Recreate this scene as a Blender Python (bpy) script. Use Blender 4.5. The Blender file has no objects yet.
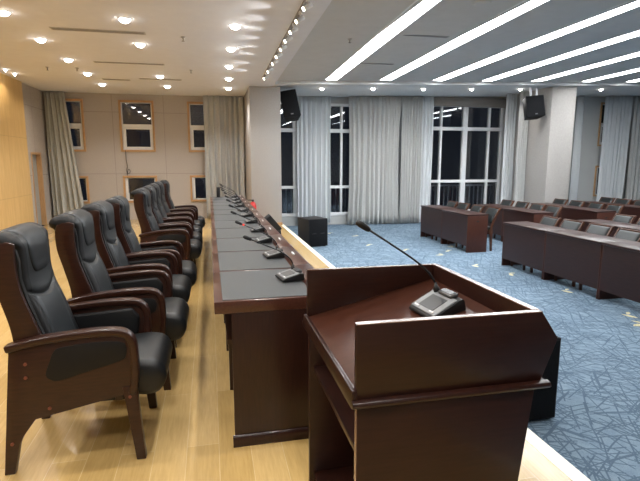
import bpy, bmesh, math, random
from mathutils import Vector, Matrix
random.seed(7)
SC = bpy.context.scene
COL = SC.collection
PI = math.pi
ORD = ['first','second','third','fourth','fifth','sixth','seventh','eighth','ninth','tenth','eleventh','twelfth']

# ------------------------------------------------------------------ materials
def new_mat(name):
    m = bpy.data.materials.new(name); m.use_nodes = True
    nt = m.node_tree; nt.nodes.clear()
    out = nt.nodes.new('ShaderNodeOutputMaterial')
    return m, nt, out
def node(nt, t, **k):
    n = nt.nodes.new(t)
    for a, v in k.items():
        if a in n.inputs.keys() if False else False: pass
        setattr(n, a, v)
    return n
def bsdf(nt, out, col=(.5,.5,.5), rough=.5, metal=0, coat=0, coat_rough=.1, spec=.5):
    p = nt.nodes.new('ShaderNodeBsdfPrincipled')
    p.inputs['Base Color'].default_value = (*col, 1)
    p.inputs['Roughness'].default_value = rough
    p.inputs['Metallic'].default_value = metal
    p.inputs['Coat Weight'].default_value = coat
    p.inputs['Coat Roughness'].default_value = coat_rough
    p.inputs['Specular IOR Level'].default_value = spec
    nt.links.new(p.outputs[0], out.inputs[0])
    return p
def coords(nt, scale=(1,1,1), rot=(0,0,0), obj=True):
    tc = nt.nodes.new('ShaderNodeTexCoord'); mp = nt.nodes.new('ShaderNodeMapping')
    mp.inputs['Scale'].default_value = scale; mp.inputs['Rotation'].default_value = rot
    nt.links.new(tc.outputs['Object' if obj else 'Generated'], mp.inputs[0])
    return mp.outputs[0]
def ramp(nt, fac, stops):
    r = nt.nodes.new('ShaderNodeValToRGB')
    while len(r.color_ramp.elements) > 1: r.color_ramp.elements.remove(r.color_ramp.elements[-1])
    for i, (p, c) in enumerate(stops):
        e = r.color_ramp.elements[0] if i == 0 else r.color_ramp.elements.new(p)
        e.position = p; e.color = (*c, 1)
    nt.links.new(fac, r.inputs[0]); return r.outputs[0]
def noise(nt, vec, scale, detail=3, rough=.5):
    n = nt.nodes.new('ShaderNodeTexNoise'); n.inputs['Scale'].default_value = scale
    n.inputs['Detail'].default_value = detail; n.inputs['Roughness'].default_value = rough
    nt.links.new(vec, n.inputs['Vector']); return n.outputs['Fac']
def bump(nt, h, p, strength=.2, dist=.01):
    b = nt.nodes.new('ShaderNodeBump'); b.inputs['Strength'].default_value = strength
    b.inputs['Distance'].default_value = dist
    nt.links.new(h, b.inputs['Height']); nt.links.new(b.outputs[0], p.inputs['Normal'])
def mth(nt, op, a, b=None, c=None):
    n = nt.nodes.new('ShaderNodeMath'); n.operation = op
    for i, v in enumerate((a, b, c)):
        if v is None: continue
        if isinstance(v, (int, float)): n.inputs[i].default_value = v
        else: nt.links.new(v, n.inputs[i])
    return n.outputs[0]
def mixc(nt, fac, a, b):
    n = nt.nodes.new('ShaderNodeMix'); n.data_type = 'RGBA'
    for sock, v in ((n.inputs[0], fac), (n.inputs[6], a), (n.inputs[7], b)):
        if isinstance(v, tuple): sock.default_value = (*v, 1)
        elif isinstance(v, (int, float)): sock.default_value = v
        else: nt.links.new(v, sock)
    return n.outputs[2]

def simple(name, col, rough=.5, metal=0, coat=0, var=.12, nscale=40, bmp=0, spec=.5):
    m, nt, out = new_mat(name); p = bsdf(nt, out, col, rough, metal, coat, spec=spec)
    f = noise(nt, coords(nt), nscale, 3)
    lo = tuple(c*(1-var) for c in col); hi = tuple(min(1, c*(1+var)) for c in col)
    nt.links.new(ramp(nt, f, [(.3, lo), (.7, hi)]), p.inputs['Base Color'])
    if bmp: bump(nt, f, p, bmp, .004)
    return m
def wood(name, a, b, scale=(3,3,30), rough=.28, coat=.5, coat_rough=.12):
    m, nt, out = new_mat(name); p = bsdf(nt, out, a, rough, 0, coat*.7, coat_rough, .35)
    f = noise(nt, coords(nt, scale), 3.0, 5, .6)
    nt.links.new(ramp(nt, f, [(.3, a), (.7, b)]), p.inputs['Base Color'])
    return m
def emis(name, col, s):
    m, nt, out = new_mat(name); e = nt.nodes.new('ShaderNodeEmission')
    e.inputs[0].default_value = (*col, 1); e.inputs[1].default_value = s
    nt.links.new(e.outputs[0], out.inputs[0]); return m

M = {}
MAH_A, MAH_B = (.014,.0042,.0028), (.028,.009,.0055)
M['mahogany'] = wood('mahogany', MAH_A, MAH_B, (28,3,3), .33, .25)
M['mahogany_y'] = wood('mahogany_along', MAH_A, MAH_B, (28,2,28), .33, .25)
M['mahogany_chair'] = wood('mahogany_chair', (.016,.0046,.0028), (.034,.0105,.0055), (4,28,28), .34, .25, .15)
M['desk_wood'] = wood('desk_wood', (.020,.0058,.0040), (.034,.0105,.0070), (25,2,25), .36, .12)
M['desk_end'] = wood('desk_end_wood', (.045,.013,.0075), (.066,.021,.012), (25,25,3), .4, .1)
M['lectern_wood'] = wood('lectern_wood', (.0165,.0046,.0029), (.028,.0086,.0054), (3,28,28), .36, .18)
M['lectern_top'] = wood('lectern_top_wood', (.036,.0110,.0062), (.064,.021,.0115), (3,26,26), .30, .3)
M['ledge_wood'] = wood('ledge_wood', (.045,.0155,.0105), (.075,.027,.018), (28,2,28), .28, .5)
M['edge_wood'] = wood('edge_wood', (.12,.06,.045), (.16,.085,.06), (3,26,26), .25, .6)  # pale wood tone that paints the highlight along the lectern edges
M['chair_frame'] = wood('audience_chair_wood', (.050,.016,.007), (.085,.030,.013), (4,4,25), .4, .15)
M['trim_wood'] = wood('trim_wood', (.40,.235,.11), (.52,.32,.16), (20,20,3), .45, .1)
M['leather'] = simple('black_leather', (.0125,.0155,.0178), .42, var=.12, nscale=220, bmp=.12, spec=.45)
M['seat_leather'] = simple('seat_leather', (.0075,.0085,.0095), .42, var=.12, nscale=220, bmp=.12, spec=.4)
M['leather_dark'] = simple('side_leather', (.0042,.0043,.0048), .55, var=.12, nscale=220, bmp=.12, spec=.3)
M['leather_aud'] = simple('grey_leather', (.0095,.0125,.0132), .40, var=.12, nscale=150, bmp=.1, spec=.4)
M['mat'] = simple('desk_mat_leather', (.050,.055,.058), .42, var=.10, nscale=260, bmp=.12)
M['black'] = simple('black_plastic', (.007,.007,.008), .5, var=.1)
M['speaker'] = simple('speaker_black', (.006,.0063,.0075), .85, var=.25, nscale=120)
M['grille'] = simple('speaker_grille', (.006,.0064,.0078), .9, var=.5, nscale=300, bmp=.4, spec=.2)
M['grey'] = simple('grey_plastic', (.07,.073,.076), .38, var=.06)
M['silver'] = simple('silver_plastic', (.2,.208,.215), .36, .2, var=.05)
M['screen'] = simple('dark_screen', (.03,.033,.037), .3, var=.05)
M['white_btn'] = simple('white_button', (.7,.7,.72), .4, var=.03)
M['red'] = simple('red_paint', (.5,.02,.02), .4, var=.08)
M['plug'] = simple('screw_plug', (.16,.045,.026), .4, var=.08)
M['chrome'] = simple('chrome', (.75,.75,.75), .2, 1, var=.03)
M['white_frame'] = simple('white_window_frame', (.72,.73,.74), .4, var=.03)
M['ceil_stage'] = simple('stage_ceiling_paint', (.70,.715,.77), .85, var=.02, nscale=6)
M['ceil_hall'] = simple('hall_ceiling_paint', (.57,.565,.55), .8, var=.03, nscale=5)
M['soffit'] = simple('soffit_paint', (.74,.745,.74), .8, var=.02, nscale=6)
M['trim_white'] = simple('white_fitting', (.8,.8,.8), .5, var=.02)
M['slot'] = simple('vent_slot', (.46,.45,.44), .7, var=.15)
M['slot_dark'] = simple('vent_louvre', (.27,.265,.26), .7, var=.15)
M['drape'] = simple('grey_drape', (.46,.465,.455), .9, var=.14, nscale=60, bmp=.2)
M['drape_warm'] = simple('grey_green_drape', (.39,.39,.36), .9, var=.14, nscale=60, bmp=.2)
M['rail'] = simple('railing_metal', (.6,.62,.66), .45, .2, var=.05)
M['cream'] = simple('cream_edge', (.80,.77,.66), .35, var=.03)
M['blind'] = simple('brown_blind', (.26,.235,.21), .8, var=.06)
M['door_grey'] = simple('grey_door', (.33,.34,.33), .5, var=.05)

# sheer curtain
m, nt, out = new_mat('sheer_curtain')
p = bsdf(nt, out, (.74,.77,.79), .9); tr = nt.nodes.new('ShaderNodeBsdfTransparent'); tl = nt.nodes.new('ShaderNodeBsdfTranslucent')
tl.inputs[0].default_value = (.7,.73,.75,1)
mx = nt.nodes.new('ShaderNodeMixShader'); mx.inputs[0].default_value = .12
nt.links.new(p.outputs[0], mx.inputs[1]); nt.links.new(tl.outputs[0], mx.inputs[2])
mx2 = nt.nodes.new('ShaderNodeMixShader'); mx2.inputs[0].default_value = .2
nt.links.new(mx.outputs[0], mx2.inputs[1]); nt.links.new(tr.outputs[0], mx2.inputs[2]); nt.links.new(mx2.outputs[0], out.inputs[0])
M['sheer'] = m
# window glass
m, nt, out = new_mat('window_glass')
tr = nt.nodes.new('ShaderNodeBsdfTransparent'); tr.inputs[0].default_value = (.72,.74,.76,1)
gl = nt.nodes.new('ShaderNodeBsdfGlossy'); gl.inputs['Roughness'].default_value = .015
fr = nt.nodes.new('ShaderNodeFresnel'); fr.inputs[0].default_value = 1.55
mx = nt.nodes.new('ShaderNodeMixShader')
nt.links.new(mth(nt, 'MULTIPLY', fr.outputs[0], 1.7), mx.inputs[0]); nt.links.new(tr.outputs[0], mx.inputs[1]); nt.links.new(gl.outputs[0], mx.inputs[2])
nt.links.new(mx.outputs[0], out.inputs[0]); M['glass'] = m

# stage floorboards: planks run along Y
m, nt, out = new_mat('stage_floorboards'); p = bsdf(nt, out, (.5,.3,.1), .25, 0, .35, .12)
br = nt.nodes.new('ShaderNodeTexBrick'); nt.links.new(coords(nt, (1,1,1), (0,0,PI/2)), br.inputs['Vector'])
br.inputs['Color1'].default_value = (.46,.31,.115,1); br.inputs['Color2'].default_value = (.55,.385,.165,1)
br.inputs['Mortar'].default_value = (.60,.46,.24,1); br.inputs['Scale'].default_value = 1
br.inputs['Mortar Size'].default_value = .0016; br.inputs['Brick Width'].default_value = 1.25; br.inputs['Row Height'].default_value = .165
br.inputs['Bias'].default_value = -.1
f = noise(nt, coords(nt, (30,2.2,1)), 2.5, 5, .65)
mm = nt.nodes.new('ShaderNodeMix'); mm.data_type = 'RGBA'; mm.blend_type = 'MULTIPLY'; mm.inputs[0].default_value = .6
nt.links.new(br.outputs[0], mm.inputs[6]); nt.links.new(ramp(nt, f, [(.3,(.72,.66,.58)),(.7,(1.05,1.03,1))]), mm.inputs[7])
nt.links.new(mm.outputs[2], p.inputs['Base Color']); M['boards'] = m

# carpet: blue with random dark scratches
m, nt, out = new_mat('blue_carpet'); p = bsdf(nt, out, (.2,.3,.4), .95, spec=.1)
tc = nt.nodes.new('ShaderNodeTexCoord')
acc = None
for k, (ang, L, Wd, th) in enumerate([(8,.34,.011,.945),(35,.26,.010,.945),(62,.38,.012,.94),(93,.24,.010,.945),(121,.34,.011,.945),(150,.28,.011,.945),(172,.40,.010,.945),(48,.2,.010,.95),(107,.42,.010,.95),(78,.3,.010,.95),(20,.3,.010,.95)]):
    mp = nt.nodes.new('ShaderNodeMapping'); mp.inputs['Rotation'].default_value = (0,0,math.radians(ang)); mp.inputs['Location'].default_value = (3.1*k+.37, 1.7*k, 0)
    nt.links.new(tc.outputs['Object'], mp.inputs[0])
    wob = nt.nodes.new('ShaderNodeTexNoise'); wob.inputs['Scale'].default_value = 2.5; wob.inputs['Detail'].default_value = 1
    nt.links.new(mp.outputs[0], wob.inputs['Vector'])
    sx = nt.nodes.new('ShaderNodeSeparateXYZ'); nt.links.new(mp.outputs[0], sx.inputs[0])
    yy = mth(nt, 'ADD', sx.outputs[1], mth(nt, 'MULTIPLY', wob.outputs[0], .05))
    row = mth(nt, 'FLOOR', mth(nt, 'DIVIDE', yy, Wd))
    w1 = nt.nodes.new('ShaderNodeTexWhiteNoise'); w1.noise_dimensions = '1D'; nt.links.new(row, w1.inputs['W'])
    xx = mth(nt, 'ADD', mth(nt, 'DIVIDE', sx.outputs[0], L), mth(nt, 'MULTIPLY', w1.outputs[0], 7))
    cx = nt.nodes.new('ShaderNodeCombineXYZ'); nt.links.new(mth(nt, 'FLOOR', xx), cx.inputs[0]); nt.links.new(row, cx.inputs[1])
    w2 = nt.nodes.new('ShaderNodeTexWhiteNoise'); w2.noise_dimensions = '2D'; nt.links.new(cx.outputs[0], w2.inputs['Vector'])
    g = mth(nt, 'GREATER_THAN', w2.outputs[0], th)
    acc = g if acc is None else mth(nt, 'MAXIMUM', acc, g)
base = ramp(nt, noise(nt, coords(nt), 9, 4, .7), [(.3,(.150,.212,.280)),(.7,(.212,.288,.358))])
fib = ramp(nt, noise(nt, coords(nt), 150, 2, .7), [(.3,(.7,.7,.7)),(.7,(1.15,1.15,1.15))])
mm = nt.nodes.new('ShaderNodeMix'); mm.data_type = 'RGBA'; mm.blend_type = 'MULTIPLY'; mm.inputs[0].default_value = .7
nt.links.new(mixc(nt, mth(nt,'MULTIPLY',acc,.85), base, (.072,.112,.162)), mm.inputs[6]); nt.links.new(fib, mm.inputs[7])
nt.links.new(mm.outputs[2], p.inputs['Base Color']); M['carpet'] = m
M['leafprint'] = simple('carpet_leaf', (.52,.47,.28), .95, var=.3, nscale=60)

# fabric wall panels with seams
def panel_mat(name, a, b, sw, sh, off=0.0, seam=.6):
    m, nt, out = new_mat(name); p = bsdf(nt, out, a, .9, spec=.15)
    f = noise(nt, coords(nt), 45, 4, .75)
    c = ramp(nt, f, [(.3, a), (.7, b)])
    tc = nt.nodes.new('ShaderNodeTexCoord'); sx = nt.nodes.new('ShaderNodeSeparateXYZ'); nt.links.new(tc.outputs['Object'], sx.inputs[0])
    u = mth(nt, 'ADD', mth(nt, 'ADD', sx.outputs[0], sx.outputs[1]), off)
    l1 = mth(nt, 'LESS_THAN', mth(nt, 'PINGPONG', mth(nt, 'ADD', u, 100), sw/2), .006)
    l2 = mth(nt, 'LESS_THAN', mth(nt, 'PINGPONG', mth(nt, 'ADD', sx.outputs[2], .35), sh/2), .006)
    ln = mth(nt, 'MAXIMUM', l1, l2)
    nt.links.new(mixc(nt, mth(nt, 'MULTIPLY', ln, seam), c, tuple(x*.55 for x in a)), p.inputs['Base Color'])
    bump(nt, f, p, .25, .006); return m
M['fabric_wall'] = panel_mat('fabric_wall', (.35,.315,.285), (.47,.43,.395), 1.25, 1.55, .0)
M['pier_cloth'] = panel_mat('pier_cloth', (.33,.312,.295), (.42,.40,.38), 40, 40, 20)
M['hall_wall'] = panel_mat('hall_wall_paint', (.40,.405,.40), (.46,.465,.46), 40, 40, 20)
m, nt, out = new_mat('oak_wall'); p = bsdf(nt, out, (.6,.4,.15), .42, 0, .15, .25)
f = noise(nt, coords(nt, (6,6,.7)), 3, 4, .6); c = ramp(nt, f, [(.3,(.56,.365,.14)),(.7,(.66,.45,.19))])
tc = nt.nodes.new('ShaderNodeTexCoord'); sx = nt.nodes.new('ShaderNodeSeparateXYZ'); nt.links.new(tc.outputs['Object'], sx.inputs[0])
l = mth(nt, 'MAXIMUM', mth(nt, 'LESS_THAN', mth(nt, 'PINGPONG', mth(nt,'ADD',sx.outputs[1],100.), .61), .004), mth(nt, 'LESS_THAN', mth(nt, 'PINGPONG', mth(nt,'ADD',sx.outputs[2],.43), .61), .005))
nt.links.new(mixc(nt, mth(nt,'MULTIPLY',l,.5), c, (.33,.2,.08)), p.inputs['Base Color']); M['oak'] = m
M['lamp_cool'] = emis('cool_lamp', (.97,.99,1), 13)
M['lamp_spot'] = emis('downlight_lamp', (1,.94,.86), 14)
M['lamp_track'] = emis('track_lamp', (1,.88,.7), 9)
M['glow_red'] = emis('red_led', (1,.08,.05), .8)

# ------------------------------------------------------------------ mesh builder
class MB:
    def __init__(s): s.v = []; s.f = []; s.mi = []; s.sm = []
    def add(s, vs, fs, mi=0, smooth=False):
        o = len(s.v); s.v += [tuple(v) for v in vs]
        for f in fs: s.f.append(tuple(i+o for i in f)); s.mi.append(mi); s.sm.append(smooth)
        return s
    def box(s, x0, x1, y0, y1, z0, z1, mi=0, M4=None):
        vs = [Vector((x, y, z)) for z in (z0, z1) for y in (y0, y1) for x in (x0, x1)]
        if M4 is not None: vs = [M4 @ v for v in vs]
        return s.add(vs, [(0,2,3,1),(4,5,7,6),(0,1,5,4),(2,6,7,3),(0,4,6,2),(1,3,7,5)], mi)
    def hexa(s, b, t, mi=0):     # 4 bottom ccw, 4 top ccw
        return s.add(list(b)+list(t), [(3,2,1,0),(4,5,6,7),(0,1,5,4),(1,2,6,5),(2,3,7,6),(3,0,4,7)], mi)
    def prism(s, prof, lo, hi, axis='y', mi=0, smooth=False):
        n = len(prof); area = sum(prof[i][0]*prof[(i+1)%n][1]-prof[(i+1)%n][0]*prof[i][1] for i in range(n))
        if area < 0: prof = prof[::-1]
        def P(a, b, c): return {'y': (a, c, b), 'x': (c, a, b), 'z': (a, b, c)}[axis]
        vs = [P(a, b, lo) for a, b in prof] + [P(a, b, hi) for a, b in prof]
        fs = [tuple(range(n)), tuple(range(2*n-1, n-1, -1))] + [(i, i+n, (i+1)%n+n, (i+1)%n) for i in range(n)]
        if axis in ('x', 'z'): fs = [f[::-1] for f in fs]
        return s.add(vs, fs, mi, smooth)
    def tube(s, pts, r, n=10, mi=0, cap=True):
        pts = [Vector(p) for p in pts]; rs = r if isinstance(r, (list, tuple)) else [r]*len(pts)
        vs = []; up = Vector((0,0,1))
        for i, p in enumerate(pts):
            d = (pts[min(i+1, len(pts)-1)] - pts[max(i-1, 0)]).normalized()
            if abs(d.dot(up)) > .95: up = Vector((0,1,0)) if abs(d.y) < .9 else Vector((1,0,0))
            a = d.cross(up).normalized(); b = a.cross(d).normalized(); up = b
            vs += [p + (a*math.cos(t)+b*math.sin(t))*rs[i] for t in [2*PI*k/n for k in range(n)]]
        fs = [(i*n+k, i*n+(k+1)%n, (i+1)*n+(k+1)%n, (i+1)*n+k) for i in range(len(pts)-1) for k in range(n)]
        if cap: fs += [tuple(range(n-1, -1, -1)), tuple((len(pts)-1)*n+k for k in range(n))]
        return s.add(vs, fs, mi, True)
    def lathe(s, prof, c=(0,0,0), n=20, mi=0):
        vs = [(c[0]+r*math.cos(2*PI*k/n), c[1]+r*math.sin(2*PI*k/n), c[2]+z) for r, z in prof for k in range(n)]
        m = len(prof)
        fs = [(i*n+k, i*n+(k+1)%n, (i+1)*n+(k+1)%n, (i+1)*n+k) for i in range(m-1) for k in range(n)]
        fs += [tuple(range(n-1,-1,-1)), tuple((m-1)*n+k for k in range(n))]
        return s.add(vs, fs, mi, True)
    def loft(s, rings, mi=0, smooth=True, cap=True):
        n = len(rings[0]); vs = [p for r in rings for p in r]
        fs = [(i*n+k, i*n+(k+1)%n, (i+1)*n+(k+1)%n, (i+1)*n+k) for i in range(len(rings)-1) for k in range(n)]
        if cap: fs += [tuple(range(n-1,-1,-1)), tuple((len(rings)-1)*n+k for k in range(n))]
        return s.add(vs, fs, mi, smooth)
    def build(s, name, mats, parent=None, bevel=0, seg=2, smooth=None, loc=None, rot=None, fix=True):
        me = bpy.data.meshes.new(name); me.from_pydata(s.v, [], s.f)
        mats = mats if isinstance(mats, (list, tuple)) else [mats]
        for k in mats: me.materials.append(M[k])
        for i, p in enumerate(me.polygons): p.material_index = s.mi[i]; p.use_smooth = s.sm[i] if smooth is None else smooth
        if bevel or fix:
            bm = bmesh.new(); bm.from_mesh(me)
            if fix: bmesh.ops.recalc_face_normals(bm, faces=bm.faces)
            if bevel:
                es = [e for e in bm.edges if len(e.link_faces) == 2 and e.calc_face_angle(0) > .6]
                bmesh.ops.bevel(bm, geom=es, offset=bevel, segments=seg, affect='EDGES', profile=.5, clamp_overlap=True)
                for f in bm.faces: f.smooth = True
            bm.to_mesh(me); bm.free()
            if bevel: me.set_sharp_from_angle(angle=math.radians(40))
        o = bpy.data.objects.new(name, me); COL.objects.link(o)
        if parent: o.parent = parent
        if loc: o.location = loc
        if rot: o.rotation_euler = rot
        return o
def tag(o, label, cat, group=None):
    o['label'] = label; o['category'] = cat
    if group: o['group'] = group
    return o
def thing(name, label, cat, loc=(0,0,0), rz=0, group=None):
    o = bpy.data.objects.new(name, None); COL.objects.link(o); o.empty_display_size = .1
    o.location = loc; o.rotation_euler = (0,0,rz); return tag(o, label, cat, group)
def struct(o): o['kind'] = 'structure'; return o
def copy_tree(o, parent=None):
    c = o.copy(); COL.objects.link(c)
    if parent: c.parent = parent
    for ch in list(o.children): copy_tree(ch, c)
    return c
def catmull(pts, k=8, closed=False):
    n = len(pts); res = []
    P = [Vector(p) for p in pts]
    for i in range(n if closed else n-1):
        g = (lambda j: P[j % n]) if closed else (lambda j: P[max(0, min(n-1, j))])
        a, b, c, d = g(i-1), g(i), g(i+1), g(i+2)
        for t in [q/k for q in range(k)]:
            res.append(.5*((2*b)+(c-a)*t+(2*a-5*b+4*c-d)*t*t+(3*b-a-3*c+d)*t**3))
    if not closed: res.append(P[-1].copy())
    return res

# ------------------------------------------------------------------ camera
F, CX, CY, VX, VY = 490.0, 320.0, 240.5, 209.0, 162.0
d = Vector((VX-CX, VY-CY, F)).normalized(); zu = Vector((0, -d.z, d.y)).normalized(); xr = d.cross(zu)
R = Matrix((xr, d, zu))          # rows: world axes in camera (x right, y down, z forward)
cam = bpy.data.cameras.new('camera'); co = bpy.data.objects.new('camera', cam); COL.objects.link(co)
cam.sensor_width = 36; cam.lens = F/640*36; cam.clip_start = .05
rot = Matrix((( R[0][0], -R[0][1], -R[0][2]), (R[1][0], -R[1][1], -R[1][2]), (R[2][0], -R[2][1], -R[2][2])))
co.matrix_world = Matrix.Translation((0,0,1.5)) @ rot.to_4x4(); SC.camera = co

# ------------------------------------------------------------------ setting
ZF = -.28            # carpet level
YW = 13.6            # back wall
ZS = 3.2             # stage ceiling
XL, XR, YB = -3.9, 17.0, -3.5
def hc(x): return 3.25 + .0285*x      # hall ceiling
def sc_(x): return 3.18 + .0285*x     # soffit underside
b = MB(); b.box(XL, 1.64, YB, YW, ZF, 0); b.box(1.64, 1.725, YB, YW, ZF, 0, 1)
struct(b.build('stage_floor', ['boards', 'cream']))
b = MB(); b.box(1.725, XR, YB, YW, ZF-.05, ZF)
rnd = random.Random(3)
for (x, y) in [(4.66,8.97),(4.44,7.53),(4.66,6.81),(4.80,5.71),(4.74,4.6),(4.58,4.31),(3.41,11.33),(4.95,9.4),(3.31,10.0),(3.86,9.26),(4.3,8.6),(2.9,11.9)]:
    a = rnd.uniform(0, PI)
    for s_, oa in ((1, 0), (.7, 1.9)):
        ca, sa = math.cos(a+oa), math.sin(a+oa); L, w = .095*s_, .034*s_
        pts = [(-L, 0), (-L*.4, w), (L*.2, w*.9), (L, 0), (L*.2, -w*.9), (-L*.4, -w)]
        ox, oy = (0, 0) if oa == 0 else (.07, .09)
        b.add([(x+ox+px*ca-py*sa, y+oy+px*sa+py*ca, ZF+.001) for px, py in pts], [tuple(range(6))], 1)
struct(b.build('floor', ['carpet', 'leafprint'], fix=False))
ex = lambda y: 1.48-.024*(11.3-y)
b = MB(); b.hexa([(XL,YB,ZS),(ex(YB),YB,ZS),(1.48,11.3,ZS),(XL,11.3,ZS)], [(XL,YB,4),(ex(YB),YB,4),(1.48,11.3,4),(XL,11.3,4)]); b.box(XL, 1.48, 11.3, YW, ZS, 4); struct(b.build('ceiling', 'ceil_stage'))
b = MB(); b.hexa([(ex(YB),YB,hc(ex(YB))),(XR,YB,hc(XR)),(XR,11.3,hc(XR)),(1.48,11.3,hc(1.48))], [(ex(YB),YB,4.3),(XR,YB,4.3),(XR,11.3,4.3),(1.48,11.3,4.3)])
struct(b.build('ceiling_hall', 'ceil_hall'))
b = MB(); b.hexa([(1.48,11.3,sc_(1.48)),(XR,11.3,sc_(XR)),(XR,YW,sc_(XR)),(1.48,YW,sc_(1.48))], [(1.48,11.3,4.3),(XR,11.3,4.3),(XR,YW,4.3),(1.48,YW,4.3)])
struct(b.build('ceiling_soffit', 'soffit'))
b = MB(); b.box(1.50, XR, 11.285, 11.3, 3.2, 3.2)
# walls
def wall_with_holes(b, x0, x1, z0, z1, holes, y0, y1, mi=0):
    xs = sorted({x0, x1, *[h[0] for h in holes], *[h[1] for h in holes]})
    for a, c in zip(xs[:-1], xs[1:]):
        zs = [z0]
        for h in sorted([h for h in holes if h[0] <= a+1e-6 and h[1] >= c-1e-6], key=lambda h: h[2]): zs += [h[2], h[3]]
        zs.append(z1)
        for k in range(0, len(zs), 2):
            if zs[k+1]-zs[k] > 1e-4: b.box(a, c, y0, y1, zs[k], zs[k+1], mi)
WIN = []
for xc in (-3.445, -1.765, -.085):
    WIN += [(xc-.375, xc+.375, 1.81, 3.0), (xc-.375, xc+.375, .50, 1.10)]
HW = [(1.75, 4.1, -.02, 3.10), (6.31, 8.70, -.02, 3.17), (12.15, 12.9, 2.05, 3.3), (12.15, 12.9, .45, 1.33)]
b = MB(); wall_with_holes(b, XL-.2, 1.3, 0, 3.3, WIN, YW, YW+.22); struct(b.build('wall_back', 'fabric_wall'))
b = MB(); wall_with_holes(b, 1.3, XR, ZF, 4.2, HW, YW, YW+.22); struct(b.build('wall_hall', 'hall_wall'))
b = MB()
b.box(XL-.2, XL, 12.05, 12.32, 0, 3.3); b.box(XL-.2, XL, 13.0, YW, 0, 3.3); b.box(XL-.2, XL, 12.32, 13.0, 1.72, 3.3)
struct(b.build('wall_left', 'fabric_wall'))
b = MB(); b.box(XL-.2, XL+.035, YB, 12.05, 0, ZS); struct(b.build('wall_left_panelled', 'oak'))
b = MB(); b.box(XR, XR+.2, YB, YW, ZF, 4.3); struct(b.build('wall_right', 'hall_wall'))
b = MB(); b.box(XL-.2, XR+.2, YB-.2, YB, ZF, 4.3); struct(b.build('wall_front', 'hall_wall'))
# door on the left wall
b = MB(); b.box(XL-.14, XL-.09, 12.32, 13.0, 0, 1.72); dr = struct(b.build('door_1', 'door_grey'))
b = MB(); b.box(XL-.09, XL+.01, 12.93, 13.0, 0, 1.72); b.box(XL-.09, XL+.01, 12.32, 12.36, 0, 1.72); b.box(XL-.09, XL+.01, 12.36, 12.93, 1.67, 1.72)
b.build('door_frame', 'trim_wood', dr)
# piers
b = MB(); b.box(.95, 1.66, 11.6, YW, 0, ZS); struct(b.build('pillar_stage', 'pier_cloth', bevel=.006))
b = MB(); b.box(.94, 1.668, 11.588, 11.6, 0, .07); b.box(1.66, 1.672, 11.6, YW, 0, .07); struct(b.build('baseboard_pillar', 'trim_wood'))
b = MB(); b.box(8.74, 9.46, 11.5, YW, ZF, 3.6); struct(b.build('pillar_hall', 'pier_cloth', bevel=.006))
# small windows of the stage wall
def small_window(n, x0, x1, z0, z1, upper):
    b = MB(); t = .05
    for q in ((x0-t, x1+t, z1, z1+t), (x0-t, x1+t, z0-t, z0), (x0-t, x0, z0, z1), (x1, x1+t, z0, z1)): b.box(q[0], q[1], YW-.03, YW+.05, q[2], q[3])
    o = struct(b.build('window_%d' % n, 'trim_wood', bevel=.004))
    b = MB(); f = .045
    b.box(x0, x0+f*.6, YW+.02, YW+.09, z0, z1); b.box(x1-f*.6, x1, YW+.02, YW+.09, z0, z1)
    b.box(x0+f*.6, x1-f*.6, YW+.02, YW+.09, z0, z0+f*.6); b.box(x0+f*.6, x1-f*.6, YW+.02, YW+.09, z1-f*.4, z1)
    if upper:
        zm = z0+(z1-z0)*.48; b.box(x0+f*.6, x1-f*.6, YW+.015, YW+.09, zm-.05, zm+.075)
        b.box(x0+f*.6, x0+f*.6+.06, YW+.012, YW+.09, z0+f*.6, zm-.05); b.box(x1-f*.6-.05, x1-f*.6, YW+.012, YW+.09, z0+f*.6, zm-.05)
        b.box(x0+f*.6+.06, x1-f*.6-.05, YW+.012, YW+.09, z0+f*.6, z0+f*.6+.05)
    else:
        b.box(x0+f*.6, x0+f*.6+.05, YW+.012, YW+.09, z0+f*.6, z1-f*.4)
    b.build('window_sash', 'white_frame', o, bevel=.004)
    b = MB(); b.box(x0+.01, x1-.01, YW+.05, YW+.056, z0+.01, z1-.01); b.build('pane', 'glass', o)
for i, w in enumerate(WIN): small_window(i+1, *w, w[2] > 1.5)
for i, w in enumerate(HW[2:]): small_window(9+i, *w, i == 0)
# tall hall windows with transoms and mullions
def hall_window(n, x0, x1, z0, z1, muls, trans):
    b = MB(); t = .07
    b.box(x0, x0+t, YW-.02, YW+.1, z0, z1); b.box(x1-t, x1, YW-.02, YW+.1, z0, z1)
    b.box(x0+t, x1-t, YW-.02, YW+.1, z0, z0+.09); b.box(x0+t, x1-t, YW-.02, YW+.1, z1-t, z1)
    o = struct(b.build('window_%d' % n, 'white_frame', bevel=.006))
    b = MB()
    for xm, w in muls: b.box(xm-w/2, xm+w/2, YW-.02, YW+.1, z0+.09, z1-t)
    b.build('mullion', 'white_frame', o, bevel=.005)
    b = MB()
    for zt, w in trans: b.box(x0+t, x1-t, YW-.025, YW+.09, zt-w/2, zt+w/2)
    b.build('transom', 'white_frame', o, bevel=.005)
    b = MB(); b.box(x0+.03, x1-.03, YW+.04, YW+.048, z0+.03, z1-.03); b.build('pane', 'glass', o)
hall_window(7, *HW[0], [(2.33,.11),(3.0,.07),(3.66,.06)], [(2.36,.10),(.80,.08)])
hall_window(8, *HW[1], [(6.69,.06),(7.46,.15),(8.25,.06)], [(2.47,.10),(.93,.08)])
b = MB(); b.box(6.27, 8.74, YW-.09, YW-.03, 3.10, 3.36); tag(b.build('roller_blind', 'blind', bevel=.01), 'brown rolled blind above the wide uncovered hall window', 'blind')
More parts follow.
